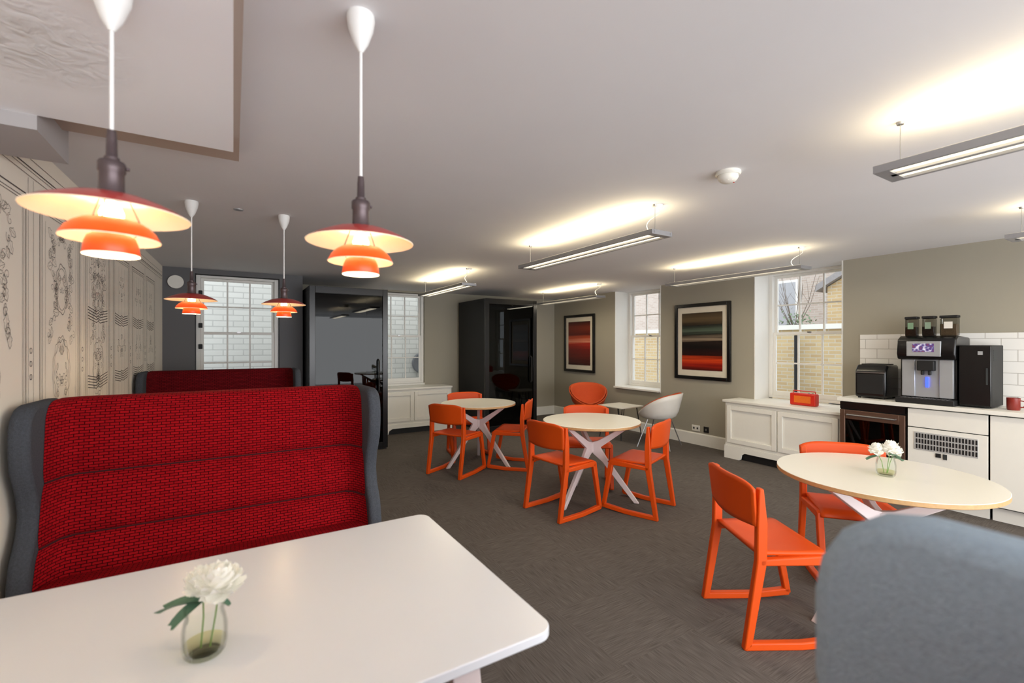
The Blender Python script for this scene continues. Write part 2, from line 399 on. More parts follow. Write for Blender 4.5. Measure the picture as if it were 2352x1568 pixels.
# ---------------------------------------------------------------- pendant lamps
def make_pendant(zc):
    root=thing('pendant_lamp','x','lamp',(0,0,zc))
    d=zc
    MB().lathe([(0,0),(.036,0),(.038,-.012),(.034,-.04),(.02,-.08),(.006,-.104),(0,-.104)],28,0).build('ceiling_canopy',m_cordw,root,smooth=True)
    MB().tube([(0,0,-.1),(0,0,1.91-d)],.0042,10).build('flex',m_cordw,root,smooth=True)
    pr=[(0,1.918),(.008,1.918),(.0095,1.90),(.0105,1.862),(.014,1.858),(.014,1.852),(.022,1.85),(.0245,1.846),(.0245,1.828),(.022,1.824),(.0225,1.79),(.025,1.778),(.027,1.770),(0,1.770)]
    st=MB().lathe([(r,z-d) for r,z in pr],28,0).build('lamp_stem',m_bronze,root,smooth=True)
    MB().lathe([(0,-.003),(.004,-.003),(.004,.003),(0,.003)],10,0,(.027,0,1.838-d)).build('thumb_screw',m_bronze,st)
    def shade(nm,pr,mout):
        t=.0018
        inner=[(max(r-t*.6,.001),z-t) for r,z in pr][::-1]
        full=[(r,z-d) for r,z in pr+inner]
        n=len(pr)
        ms=[0]*(n-1)+[1]*(n+1)
        return MB().lathe(full,48,ms,closed=True).build(nm,[mout,m_shin],root,smooth=True)
    shade('upper_shade',[(.026,1.776),(.05,1.774),(.075,1.768),(.10,1.758),(.125,1.746),(.1435,1.734)],m_shade_top)
    shade('middle_shade',[(.036,1.722),(.052,1.719),(.066,1.710),(.078,1.698),(.0875,1.680)],m_shade_mid)
    shade('lower_shade',[(.034,1.690),(.041,1.685),(.046,1.672),(.050,1.646)],m_shade_mid)
    MB().lathe([(0,0),(.012,.002),(.02,.012),(.022,.024),(.016,.04),(.012,.05),(0,.05)],20,0,(0,0,1.712-d)).build('bulb',m_bulb,root,smooth=True)
    for k in range(3):
        a=2*PI*k/3+.4; c,s=math.cos(a),math.sin(a)
        mb=MB(); mb.tube([(.03*c,.03*s,1.772-d),(.052*c,.052*s,1.718-d)],.0016,6); mb.tube([(.06*c,.06*s,1.713-d),(.038*c,.038*s,1.688-d)],.0014,6)
        mb.build('strut',m_bronze,root,smooth=True)
    return root
def lamp_light(x,y):
    for z,e in ((1.742,.8),(1.665,.9)):
        l=bpy.data.lights.new('pendant_light','POINT'); l.energy=e; l.color=(1,.76,.48); l.shadow_soft_size=.012
        o=bpy.data.objects.new('pendant_light',l); COL.objects.link(o); o.location=(x,y,z)
pl=[(-.228,1.314,2.24,'large-looking red and orange tiered pendant lamp nearest the mural wall, over the front table'),
    (.305,1.314,H,'red and orange tiered pendant lamp over the right half of the front white table'),
    (-.23,3.59,H,'dark-topped tiered pendant lamp hanging in front of the mural side window edge, farther booth'),
    (.31,3.65,H,'dark-topped tiered pendant lamp of the farther booth, beside the first black glass cabinet')]
p_low=make_pendant(2.24); p_hi=make_pendant(H)
pend=[p_low,p_hi,copy_tree(p_hi),copy_tree(p_hi)]
for o,(x,y,z,lab) in zip(pend,pl):
    o.location=(x,y,z); tag(o,lab,'lamp','tiered pendant lamps'); lamp_light(x,y)

# ---------------------------------------------------------------- suspended linear lights
def linear_light(x,y0,y1,label):
    z=2.155; L=(y1-y0)/2; ym=(y0+y1)/2; w=.095
    root=thing('ceiling_light',label,'light',(x,ym,z),0,'suspended linear lights')
    mb=MB()
    for s in (-1,1): mb.prism([(s*w,0),(s*(w-.018),0),(s*(w-.022),.02),(s*(w-.008),.034),(s*w,.03)],'y',-L,L)
    mb.prism([(-.014,0),(.014,0),(.008,.03),(-.008,.03)],'y',-L+.03,L-.03)
    for s in (-1,1): mb.box(-w+.018,w-.018,min(s*L,s*(L-.05)),max(s*L,s*(L-.05)),0,.03)
    mb.build('light_frame',m_alu,root)
    for s in (-1,1):
        MB().box(min(s*.016,s*.072),max(s*.016,s*.072),-L+.05,L-.05,.010,.022).build('diffuser',m_tube,root)
    for s in (-1,1):
        mb=MB(); mb.tube([(0,s*(L-.06),.028),(0,s*(L-.06),H-z-.012)],.0016,6); mb.lathe([(0,0),(.012,0),(.014,.012),(0,.012)],16,0,(0,s*(L-.06),H-z-.012))
        mb.build('suspension_wire',m_steel,root)
    pts=[]
    for i in range(15):
        t=i/14; pts.append((.02*math.sin(t*9)+.02,-L+.10+.05*math.sin(t*5.5),.028+(H-z-.028-.02)*t))
    mb=MB(); mb.tube(pts,.0022,6); mb.lathe([(0,0),(.034,0),(.036,.02),(0,.02)],20,0,(pts[-1][0],pts[-1][1],H-z-.02)); mb.build('power_cable',m_cordw,root,smooth=True)
    for up,e in ((1,3.6),(0,5.0)):
        l=bpy.data.lights.new('linear_light','AREA'); l.shape='RECTANGLE'; l.size=.12; l.size_y=2*L-.15; l.energy=e; l.color=(1,.82,.50) if up else (1,.89,.70)
        o=bpy.data.objects.new('linear_light',l); COL.objects.link(o); o.location=(x,ym,z+(.036 if up else -.004))
        if up: o.rotation_euler=(PI,0,0)
linear_light(2.36,-.72,.84,'twin-tube suspended light largest at the right edge of the ceiling')
linear_light(2.37,2.02,3.62,'twin-tube suspended light over the middle round table, nearest the room centre')
linear_light(2.42,4.96,6.48,'small-looking suspended twin-tube light between the two black glass cabinets')
linear_light(4.52,-.65,.90,'suspended twin-tube light over the kitchen counter at the right edge')
linear_light(4.58,2.22,3.78,'suspended twin-tube light in front of the window by the kitchen')
linear_light(4.74,5.20,6.76,'farthest suspended twin-tube light, near the smaller framed picture')

# smoke detector and little ceiling sensor
t=thing('smoke_detector','white round smoke detector on the open ceiling','smoke detector',(2.26,1.487,H))
MB().lathe([(0,0),(.062,0),(.064,-.012),(.058,-.02),(0,-.02)],32).build('base_plate',m_white,t,smooth=True)
mb=MB(); mb.lathe([(0,-.02),(.05,-.02),(.052,-.03),(.044,-.045),(.028,-.056),(0,-.058)],32)
for k in range(10):
    a=2*PI*k/10; mb.bar((.047*math.cos(a),.047*math.sin(a),-.022),(.034*math.cos(a),.034*math.sin(a),-.052),.006,.004,(-math.sin(a),math.cos(a),0))
mb.build('sensor_head',m_white,t,smooth=True)
MB().lathe([(0,0),(.004,0),(.004,-.003),(0,-.003)],10,0,(.02,-.02,-.056)).build('indicator',m_redplast,t)
t=thing('ceiling_sensor','tiny round sensor set in the ceiling beyond the front pendants','sensor',(.03,3.64,H))
MB().lathe([(0,0),(.03,0),(.028,-.006),(.014,-.008),(0,-.012)],24).build('sensor_body',m_alu,t,smooth=True)
t=thing('wall_speaker','round white speaker high on the dark wall corner left of the window','speaker',(-.585,YL-.02,2.19))
MB().lathe([(0,-.01),(.075,-.01),(.08,0),(.078,.02),(0,.02)],32).build('speaker_grille',m_white,t,smooth=True)
for c in children(t): c.rotation_euler=(PI/2,0,0)

# ---------------------------------------------------------------- booth benches
def make_bench(hi,ho,label,loc,rz,zt=1.20,felt=None,wr=.13,red=None):
    felt=felt or m_felt; red=red or m_red
    root=thing('booth_bench',label,'bench',loc,rz,'high-backed booth benches')
    def wing(sx):
        a,b=sorted((sx*hi,sx*ho))
        pr=[(.02,.12),(.0,.34),(-.02,.48),(.01,.58),(.07,.66),(.095,.74),(.07,.83),(.015,.93),(0,1.02),(0,zt-.12),(.008,zt-.075),(.03,zt-.035),(.065,zt-.01),(.11,zt),(.40,zt-.004),(.48,zt-.04),(.53,zt-.12),(.57,.6),(.56,.12)]
        return MB().prism(pr,'x',a,b).build('wing_panel',felt,root,bevel=.022,segs=4)
    wing(-1); wing(1)
    MB().prism([(.48,.12),(.55,.12),(.53,zt-.12),(.48,zt-.12)],'x',-hi-.01,hi+.01).build('back_shell',felt,root,bevel=.018,segs=3)
    # one continuous padded skin: rear lip -> top -> three channels down to the seat
    levels=[(zt-.03,.345),(.85,.30),(.59,.235),(.40,.16)]
    rows=[]   # (y, z, wrap weight)
    for k in range(9):
        t=k/8; rows.append((.55-(.55-.40)*t, zt-.10+.095*math.sin(PI/2*min(1,t*1.6)), t*.6))
    for k in range(1,6):
        a=PI/2*k/6; rows.append((.40-.055*math.sin(a), zt-.03-.0+.025*math.cos(a), .6+.4*k/6))
    n=26; seams=[]
    for k in range(3):
        (za,ya),(zb,yb)=levels[k],levels[k+1]
        if k: seams.append(len(rows))
        for i in range(n+1 if k==2 else n):
            t=i/n; s_=abs(2*t-1)
            if k==0 and t<.5: s_=0
            bul=.026*(1-s_**5)
            rows.append((ya+(yb-ya)*t-bul+(.026 if (k==0) else .0)*max(0,1-t*8), za+(zb-za)*t, 1))
    NU=64
    def wrap(u):
        x=abs(u*2-1); return wr*max(0,(x-.88)/.12)**2
    def PT(i,j):
        y,z,wt=rows[j]; u=i/NU
        return Vector(((u*2-1)*hi*.998,y-wrap(u)*wt,z))
    ul=[0]
    jr=len(rows)//2
    for i in range(NU): ul.append(ul[-1]+(PT(i+1,jr)-PT(i,jr)).length)
    vl=[0]
    for j in range(len(rows)-1): vl.append(vl[-1]+(PT(NU//2,j+1)-PT(NU//2,j)).length)
    NV=len(rows)-1
    bc=MB().grid(lambda u,v:PT(int(round(u*NU)),int(round(v*NV))),NU,NV,UV=lambda i,j:(ul[i],-vl[j])).build('back_cushion',red,root,smooth=True)
    for j in seams:
        MB().tube([PT(i,j)+Vector((0,-.002,0)) for i in range(0,NU+1,2)],.0045,6).build('seam',m_seam,bc,smooth=True)
    mb=MB(); mb.prism([(-.10,.26),(-.13,.30),(-.13,.40),(-.10,.445),(-.03,.46),(.24,.43),(.24,.26)],'x',-hi+.003,hi-.003)
    lay=mb.bm.loops.layers.uv.new('UVMap')
    for f in mb.bm.faces:
        for lp in f.loops: c=lp.vert.co; lp[lay].uv=(c.x,c.z-c.y)
    mb.build('seat_cushion',red,root,bevel=.02,segs=3)
    MB().box(-hi+.02,hi-.02,-.06,.48,.10,.27).build('seat_base',felt,root,bevel=.01)
    for sx in (-1,1):
        for y in (.02,.48):
            MB().box(sx*(ho-.10)-.025,sx*(ho-.10)+.025,y,y+.05,0,.13).build('foot',m_blackm,root)
    return root
make_bench(.668,.735,'nearest red woven booth bench with grey felt wings, facing the front white table',(-.028,2.56,0),0)
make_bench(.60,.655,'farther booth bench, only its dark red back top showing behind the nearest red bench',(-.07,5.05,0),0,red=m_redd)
make_bench(.668,.745,'booth bench whose blurred grey felt wing fills the bottom right corner',(-.022,.310,0),PI,1.248,m_feltn,.0)

# ---------------------------------------------------------------- front booth table
t=thing('booth_table','white rectangular booth table with rounded corners in the foreground','table',(-.03,1.38,0))
MB().prism(rrect(-.71,.72,-.46,.452,.045,8),'z',.716,.74).build('tabletop',m_booth,t,bevel=.003)
for sx in (-1,1):
    for sy in (-1,1):
        MB().bar((sx*.48,sy*.425,.716),(sx*.56,sy*.425,0),.07,.035,(1,0,0),.04,.03).build('leg',m_leg,t,bevel=.004)

# ---------------------------------------------------------------- round tables
def make_table(r,legs,label,loc):
    t=thing('round_table',label,'table',loc,0,'round white cafe tables')
    MB().lathe([(0,.74),(r-.002,.74),(r,.738),(r,.718),(r-.012,.712),(0,.712)],72,[0,0,1,1,0]).build('tabletop',[m_tabletop,m_ply],t,smooth=True)
    k=r/.45
    for a in legs:
        mb=MB(); fr=.41*k; ar=.36*k
        mb.prism([(fr+.022,0),(fr-.022,0),(.10,.36),(.0,.445),(.0,.535),(.06,.55),(ar-.03,.712),(ar+.02,.712),(.085,.49),(.14,.40)],'y',-.017,.017)
        o=mb.build('leg',m_leg,t,bevel=.004); o.rotation_euler=(0,0,ang(a))
    MB().lathe([(0,.45),(.03,.45),(.03,.53),(0,.53)],20).build('hub',m_leg,t,smooth=True)
    return t
T1=cw(-.408,5.56); T2=cw(.7426,4.284); T3=cw(2.02,2.51)
make_table(.45,(214,334,94),'farthest round cafe table, in front of the black glass cabinets',(*T1,0))
make_table(.45,(224,344,104),'middle round cafe table in the centre of the carpet',(*T2,0))
make_table(.49,(196,316,76),'nearest round cafe table with a flower jar on it',(*T3,0))

# ---------------------------------------------------------------- orange chairs
def make_chair():
    root=thing('dining_chair','x','chair')
    k=.88
    def K(p): return [(a*k,b) for a,b in p]
    for s in (-1,1):
        mb=MB(); x=s*.222
        mb.prism(K([(-.285,0),(.03,0),(.275,.018),(.285,.055),(.262,.056),(.03,.036),(-.255,.036)]),'x',x-.018,x+.018)
        mb.prism(K([(.287,.03),(.248,.034),(.160,.415),(.205,.44)]),'x',x-.018,x+.018)
        mb.prism(K([(-.287,.0),(-.243,.02),(-.162,.42),(-.160,.60),(-.180,.765),(-.205,.765),(-.214,.60),(-.217,.42)]),'x',x-.018,x+.018)
        mb.prism(K([(-.20,.400),(.19,.400),(.205,.43),(.19,.448),(-.20,.43)]),'x',x-.018,x+.018)
        mb.build('side_frame',m_orange,root,bevel=.006)
    mb=MB()
    mb.grid(lambda u,v:((u*2-1)*(.222-.012*(1-v)),(-.195+.415*v)*k,.442-.016*math.cos((u*2-1)*PI/2)*math.sin(PI*min(1,v*1.15))+.006-(.03*max(0,(v-.85)/.15)**2)),14,14)
    mb.build('seat',m_orange,root,smooth=True,solid=.016)
    mb=MB()
    def hb(u,v):
        x=u*2-1; top=.792-.03*abs(x)**5; bot=.572+.012*x*x
        return (x*(.225+.010*v),-.186-.032*math.cos(x*PI/2)-.018*v,bot+(top-bot)*v)
    mb.grid(hb,20,10)
    mb.build('backrest',m_orange,root,smooth=True,solid=.014)
    return root
ch0=make_chair(); first=True
G='orange plastic chairs at the round tables'
CH=[(-.63,5.20,59.5,'orange chair at the farthest round table, left side, seen from behind'),
 (.0,5.47,168,'orange chair on the right side of the farthest round table'),
 (-.585,6.08,290,'orange chair behind the farthest round table, only its back top showing above it'),
 (.44,4.015,37,'orange chair at the middle round table, left side, seen from behind'),
 (1.13,4.07,143,'orange chair on the right side of the middle round table'),
 (.78,4.74,265,'orange chair behind the middle round table, back top showing above it'),
 (1.345,2.40,1,'nearest orange chair, shown in full profile left of the flower-jar table'),
 (2.12,2.85,252,'orange chair on the far side of the flower-jar table, facing the viewer')]
for a,b,f,lab in CH:
    o=ch0 if first else copy_tree(ch0); first=False
    x,y=cw(a,b); o.location=(x,y,0); o.rotation_euler=(0,0,ang(f)-PI/2); tag(o,lab,'chair',G)

# ---------------------------------------------------------------- tub chairs and side table
def tub(label,loc,face,mo,mi):
    root=thing('tub_chair',label,'chair',loc,face-PI/2)
    rings=[(0,0,0),(.10,0,0),(.17,.0,.03),(.225,.0,.12),(.255,.0,.3),(.27,0,.55),(.285,0,.8),(.295,0,1)]
    def surf(sc,dz,fm):
        mb=MB(); N=40; prev=None
        for j,(r,_,f) in enumerate(rings):
            if f>fm: f=fm
            row=[]
            for k in range(N):
                a=2*PI*k/N; rear=(1-math.sin(a))/2     # rear at -y
                top=.43+.36*rear**.75+.02*math.cos(2*a)*rear
                rr=(r+.035*f*rear)*sc
                z=.40+dz+f*(top-.40)
                row.append(mb.bm.verts.new((rr*math.cos(a)*1.03,rr*math.sin(a)*.95,z)))
            if prev:
                for k in range(N): mb.face([prev[k],prev[(k+1)%N],row[(k+1)%N],row[k]])
            prev=row
        bmesh.ops.remove_doubles(mb.bm,verts=mb.bm.verts,dist=.0005)
        return mb
    surf(1,0,1).build('shell',mo,root,smooth=True,solid=.012)
    surf(.93,.03,.93).build('seat_pad',mi,root,smooth=True,solid=.016)
    for sx in (-1,1):
        for sy in (-1,1):
            MB().tube([(sx*.13,sy*.12,.39),(sx*.25,sy*.23,.006)],.008,8).build('leg',m_steel,root,smooth=True)
    return root
m_orpad=M('orange_upholstery',(198,76,26),.8,var=.1,scale=60)
m_shellw=M('white_shell',(220,216,208),.4)
tub('orange upholstered tub chair in the far corner under the smaller framed picture',(5.20,6.02,0),R(238),m_orpad,m_orpad)
tub('white shell tub chair with orange pad and thin metal legs under the larger framed picture',(5.16,4.45,0),R(112),m_shellw,m_orpad)
t=thing('side_table','low square pale side table with thin wire legs between the two tub chairs','side table',(5.15,5.20,0),R(3))
MB().prism(rrect(-.25,.25,-.25,.25,.02,4),'z',.485,.50).build('tabletop',m_tabletop,t,bevel=.002)
for sx in (-1,1):
    for sy in (-1,1):
        MB().tube([(sx*.20,sy*.14,.486),(sx*.23,sy*.22,.005)],.006,8).build('leg',m_blackm,t,smooth=True)
        MB().tube([(sx*.14,sy*.20,.486),(sx*.23,sy*.22,.02)],.005,8).build('leg_brace',m_blackm,t,smooth=True)

# ---------------------------------------------------------------- black glass cabinets
def pod(x0,x1,y0,y1,label):
    Z=2.20
    root=thing('glass_booth',label,'booth',((x0+x1)/2,y0,0),0,'black booths with glass doors')
    h=(x1-x0)/2; D=y1-y0
    MB().box(-h,-h+.05,0.05,D,.03,Z-.05).build('side_panel',m_blackm,root,bevel=.004)
    MB().box(h-.05,h,0.05,D,.03,Z-.05).build('side_panel',m_blackm,root,bevel=.004)
    MB().box(-h+.05,h-.05,D-.04,D,.06,Z-.05).build('back_panel',m_podin,root)
    for s in (-1,1): MB().box(min(s*(h-.05),s*(h-.06)),max(s*(h-.05),s*(h-.06)),.06,D-.04,.06,Z-.05).build('inner_lining',m_podin,root)
    MB().box(-h,h,0.05,D,Z-.05,Z).build('top_panel',m_blackm,root,bevel=.004)
    MB().box(-h+.01,h-.01,0.05,D,0,.06).build('base',m_blackm,root)
    mb=MB(); mb.box(-h,-h+.07,0,.05,.02,Z); mb.box(h-.07,h,0,.05,.02,Z); mb.box(-h+.07,h-.07,0,.05,Z-.09,Z); mb.box(-h+.07,h-.07,0,.05,.02,.10)
    d=mb.build('door_frame',m_black,root,bevel=.003)
    MB().box(-h+.068,h-.068,.015,.025,.098,Z-.088).build('glass_pane',m_podglass,d)
    hm=MB().tube([(h-.13,-.0,.80),(h-.13,-.035,.82),(h-.13,-.035,1.22),(h-.13,0,1.24)],.011,10); hm.build('door_handle',m_blackm,d,smooth=True)
    MB().box(-h+.06,h-.06,D-.40,D-.04,.72,.75).build('desk_shelf',m_blackm,root)
    MB().box(-h+.06,h-.06,D-.38,D-.04,.06,.44).build('inner_bench',m_dark,root,bevel=.02)
    return root
pod(.825,1.83,6.31,7.32,'larger-looking black booth with glass door, left of the two, beside the booth benches')
pod(3.50,4.51,6.57,7.60,'black booth with glass door standing in the far corner beside the smaller picture')

# ---------------------------------------------------------------- framed pictures
def picture(y0,y1,z0,z1,label,stops):
    yc=(y0+y1)/2; zc=(z0+z1)/2; hy=(y1-y0)/2; hz=(z1-z0)/2
    t=thing('framed_picture',label,'picture',(XR-.001,yc,zc))
    mb=MB(); fw=.05
    mb.box(-.035,0,-hy,-hy+fw,-hz,hz); mb.box(-.035,0,hy-fw,hy,-hz,hz); mb.box(-.035,0,-hy+fw,hy-fw,-hz,-hz+fw); mb.box(-.035,0,-hy+fw,hy-fw,hz-fw,hz)
    mb.build('frame',m_black,t,bevel=.004)
    MB().box(-.014,-.002,-hy+fw,hy-fw,-hz+fw,hz-fw).build('mount',M('cream_mount',(220,212,194),.8),t)
    a=hy-fw-.075; b=hz-fw-.085
    MB().box(-.018,-.014,-a,a,-b,b).build('print',artmat('print_'+str(int(y0)),-b,b,stops),t)
picture(6.43,7.33,.91,2.02,'smaller-looking black framed striped red print beside the corner booth',
 [(0,(60,26,20)),(.15,(120,44,28)),(.3,(90,30,22)),(.38,(190,80,50)),(.45,(220,140,110)),(.5,(180,44,30)),(.62,(120,30,24)),(.8,(96,28,22)),(1,(50,18,16))])
picture(3.717,4.625,.94,2.035,'larger black framed print of blurred red, black and green stripes between the side windows',
 [(0,(60,46,28)),(.12,(92,74,48)),(.22,(22,18,16)),(.32,(86,100,84)),(.38,(26,24,22)),(.46,(150,132,110)),(.50,(40,28,24)),(.6,(20,16,15)),(.74,(48,16,13)),(.82,(216,70,26)),(.90,(160,34,18)),(1,(50,16,12))])

# ---------------------------------------------------------------- radiator cabinets
def low_cabinet(name,label,loc,rz,w,d,h,nd,open_l,open_r,depth_top):
    t=thing(name,label,'cabinet',loc,rz)
    MB().box(.005,w-.005,.02,d,.14,h-.03).build('body',m_white,t)
    mb=MB(); mb.prism(rrect(-.015,w,-.02,depth_top,.006,2),'z',h-.03,h); mb.build('top_board',m_white,t,bevel=.004)
    cut=[]
    for i in range(11):
        a=PI*i/10; x=(open_l+open_r)/2-(open_r-open_l)/2*math.cos(a); cut.append((x,.01+.085*min(1,math.sin(a)*2.2)))
    mb=MB(); mb.prism([(0,0),(open_l-.02,0)]+cut+[(open_r+.02,0),(w,0),(w,.16),(0,.16)],'y',0,.02); mb.box(0,.02,.02,d,0,.14); mb.box(w-.02,w,.02,d,0,.14)
    mb.build('plinth',m_white,t)
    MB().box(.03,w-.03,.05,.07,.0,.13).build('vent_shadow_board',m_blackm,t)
    dw=(w-.06)/nd
    for k in range(nd):
        x0=.03+k*dw+.008; x1=.03+(k+1)*dw-.008; z0=.20; z1=h-.07; s=.055
        mb=MB(); mb.box(x0,x0+s,-.004,.02,z0,z1); mb.box(x1-s,x1,-.004,.02,z0,z1); mb.box(x0+s,x1-s,-.004,.02,z0,z0+s); mb.box(x0+s,x1-s,-.004,.02,z1-s,z1); mb.box(x0+s,x1-s,.012,.02,z0+s,z1-s)
        mb.build('door',m_white,t,bevel=.003)
    return t
low_cabinet('window_cabinet','long white panelled cabinet under the window beside the kitchen',(5.39,3.60,0),-PI/2,1.335,.33,.74,2,.22,.75,.655)
low_cabinet('window_cabinet','white panelled cabinet under the far window between the two black booths',(1.85,7.22,0),0,1.35,.46,.74,2,.25,1.0,.475)

# ---------------------------------------------------------------- kitchen run (local front -y, x along world -Y)
KX=5.25
WT=.91
o=MB().box(KX,XR-.001,-1.2,2.255,WT-.035,WT).build('worktop',m_white,bevel=.003); tag(o,'long pale kitchen worktop carrying the coffee machine','worktop')
o=MB().box(XR-.014,XR-.002,-1.2,2.235,WT+.001,1.55).build('tile_splashback',m_tile); tag(o,'white metro tile splashback above the kitchen worktop','splashback')
def kunit(y1,w,label,cat='cabinet',name='kitchen_cabinet'):
    return thing(name,label,cat,(KX+.03,y1,0),-PI/2)
fr=kunit(2.25,.55,'under-counter wine fridge with bronze framed glass door','fridge','wine_fridge')
MB().box(.005,.545,.03,.44,.0,.872).build('body',m_blackm,fr)
MB().box(.01,.54,.005,.03,.80,.868).build('control_strip',m_black,fr)
mb=MB(); mb.box(.01,.055,0,.03,.10,.79); mb.box(.495,.54,0,.03,.10,.79); mb.box(.055,.495,0,.03,.10,.16); mb.box(.055,.495,0,.03,.70,.79)
dd=mb.build('door',M('bronze_steel',(112,88,74),.35,.6),fr,bevel=.003)
MB().box(.05,.50,.012,.02,.155,.705).build('door_glass',m_podglass,dd)
MB().tube([(.08,0,.745),(.08,-.03,.745),(.47,-.03,.745),(.47,0,.745)],.008,8).build('door_handle',m_steel,dd,smooth=True)
m_rack=M('rack_wood',(120,84,56),.6)
for z in (.25,.38,.51,.62): MB().box(.05,.50,.0215,.028,z,z+.012).build('rack_front',m_rack,fr)
k2=kunit(1.695,.53,'white kitchen cabinet with a grey vent grille below its drawer')
MB().box(.003,.527,.02,.44,.12,.872).build('body',m_dark,k2)
MB().box(.004,.526,0,.02,.702,.865).build('drawer',m_white,k2,bevel=.002)
MB().box(.004,.526,0,.02,.13,.694).build('door',m_white,k2,bevel=.002)
m_gr=M('grille_grey',(190,190,188),.4,.1)
mb=MB(); mb.box(.05,.47,-.005,0,.50,.66); gp=mb.build('vent_grille',m_gr,k2,bevel=.003)
mb=MB()
for r_ in range(3):
    for k in range(20): x=.065+k*.0205; mb.box(x,x+.011,-.008,-.005,.512+r_*.049,.512+r_*.049+.038)
mb.build('grille_slots',m_blackm,gp)
MB().box(.20,.235,-.007,0,.455,.49).build('socket_plate',m_blackm,k2); MB().box(.25,.275,-.009,0,.445,.49).build('control_knob',m_dark,k2)
MB().box(.01,.52,.07,.09,0,.12).build('plinth',m_white,k2)
for i,(y1,w,lab) in enumerate(((1.16,.58,'plain white kitchen cabinet door right of the vented one'),(.575,.60,'white kitchen cabinet door at the right picture edge'))):
    k=kunit(y1,w,lab)
    MB().box(.003,w-.003,.02,.44,.12,.872).build('body',m_dark,k); MB().box(.004,w-.004,0,.02,.13,.865).build('door',m_white,k,bevel=.002); MB().box(.003,w-.003,.07,.09,0,.12).build('plinth',m_white,k)

# coffee machine
cm=thing('coffee_machine','large black and silver coffee machine with a screen and three bean hoppers','coffee machine',(5.33,1.78,WT),-PI/2)
w=.40
MB().box(0,w,.06,.36,.02,.42).build('body',m_black,cm,bevel=.008)
MB().prism([(-.0,.40),(.36,.40),(.36,.60),(.06,.615),(.0,.585),(-.02,.45)],'x',-.005,w+.005).build('upper_housing',m_black,cm,bevel=.012,segs=3)
MB().box(.07,.31,-.024,.0,.43,.565).build('screen_bezel',m_silver,cm,bevel=.004)
def scr():
    m,nt,b=newmat('screen_picture'); tc=nt.nodes.new('ShaderNodeTexCoord'); n=nt.nodes.new('ShaderNodeTexVoronoi'); n.inputs['Scale'].default_value=40
    rp=nt.nodes.new('ShaderNodeValToRGB'); rp.color_ramp.elements[0].color=lin((120,50,46)); rp.color_ramp.elements[1].color=lin((220,214,224)); e=rp.color_ramp.elements.new(.5); e.color=lin((60,50,110))
    nt.links.new(tc.outputs['Object'],n.inputs['Vector']); nt.links.new(n.outputs['Distance'],rp.inputs[0]); nt.links.new(rp.outputs[0],b.inputs['Base Color']); nt.links.new(rp.outputs[0],b.inputs['Emission Color']); b.inputs['Emission Strength'].default_value=.4
    return m
MB().box(.115,.265,-.027,-.0235,.47,.545).build('screen',scr(),cm)
mb=MB(); mb.box(.02,.115,.03,.06,.06,.40); mb.box(.285,w-.02,.03,.06,.06,.40); mb.build('silver_front',m_silver,cm,bevel=.004)
MB().box(.115,.285,.045,.062,.06,.40).build('dispensing_bay',m_silver,cm)
mb=MB(); mb.box(.14,.26,-.01,.06,.30,.39); mb.box(.165,.185,.0,.03,.26,.30); mb.box(.215,.235,.0,.03,.26,.30); mb.build('spout',m_blackm,cm,bevel=.006)
MB().box(.19,.21,.03,.044,.15,.24).build('bay_light',m_blueled,cm)
mb=MB(); mb.box(-.005,w+.005,-.05,.06,.0,.05); mb.build('drip_tray',m_blackm,cm,bevel=.006)
mb=MB()
for k in range(12): mb.box(.03+k*.029,.045+k*.029,-.04,.05,.05,.053)
mb.build('drip_grate',m_steel,cm)
m_hop=glassmat('hopper_glass',(205,203,198),.2,.05)
for k,(x,ww) in enumerate(((.02,.085),(.145,.085),(.27,.115))):
    hp=MB().box(x,x+ww,.10,.175,.615,.775).build('bean_hopper',m_hop,cm,bevel=.006)
    MB().box(x-.003,x+ww+.003,.097,.178,.775,.797).build('lid',m_blackm,hp,bevel=.004)
    MB().box(x+.006,x+ww-.006,.106,.169,.617,(.70,.70,.72)[k]).build('beans',M('coffee_beans_%d'%k,((58,36,24),(50,34,24),(140,120,96))[k],.6,var=.4,scale=120,bump=.6,bscale=90),hp)
    MB().box(x+ww*.25,x+ww*.75,.0965,.0995,.68,.74).build('hopper_tag',M('hopper_tag_%d'%k,((120,150,120),(130,150,130),(230,226,218))[k],.5),hp)
t=thing('milk_fridge','narrow black cooler unit standing right of the coffee machine','milk cooler',(5.35,1.365,WT),-PI/2)
MB().box(0,.20,.02,.34,.01,.53).build('body',m_blackm,t,bevel=.006); d=MB().box(.003,.197,0,.02,.02,.525).build('door',m_black,t,bevel=.004)
MB().box(.17,.18,-.008,0,.2,.34).build('handle',m_dark,d)
mb=MB()
for k in range(7): mb.box(.2,.202,.06,.15,.40+k*.014,.406+k*.014)
mb.build('vent_slots',m_dark,t)
MB().box(.12,.15,-.003,.0,.45,.48).build('badge',m_silver,t)
t=thing('ice_maker','small black counter-top appliance with a silver trim at the left end of the worktop','appliance',(5.38,2.15,WT),-PI/2)
MB().prism([(0,.012),(.30,.012),(.30,.33),(.05,.335),(.0,.27)],'x',0,.26).build('body',m_black,t,bevel=.02,segs=3)
MB().box(.03,.23,.07,.27,.333,.342).build('lid',m_blackm,t,bevel=.004); MB().box(.02,.24,-.003,.004,.05,.24).build('front_panel',m_blackm,t,bevel=.003)
MB().box(.01,.25,-.004,.006,.255,.262).build('trim_strip',m_steel,t)
for x in (.03,.23):
    for y in (.03,.27): MB().lathe([(0,0),(.012,0),(.012,.014),(0,.014)],12,0,(x,y,0)).build('foot',m_blackm,t)
t=thing('mug','small dark red mug on the worktop at the right edge','mug',(5.46,1.06,WT))
m_mug=M('dark_red_glaze',(132,42,34),.3)
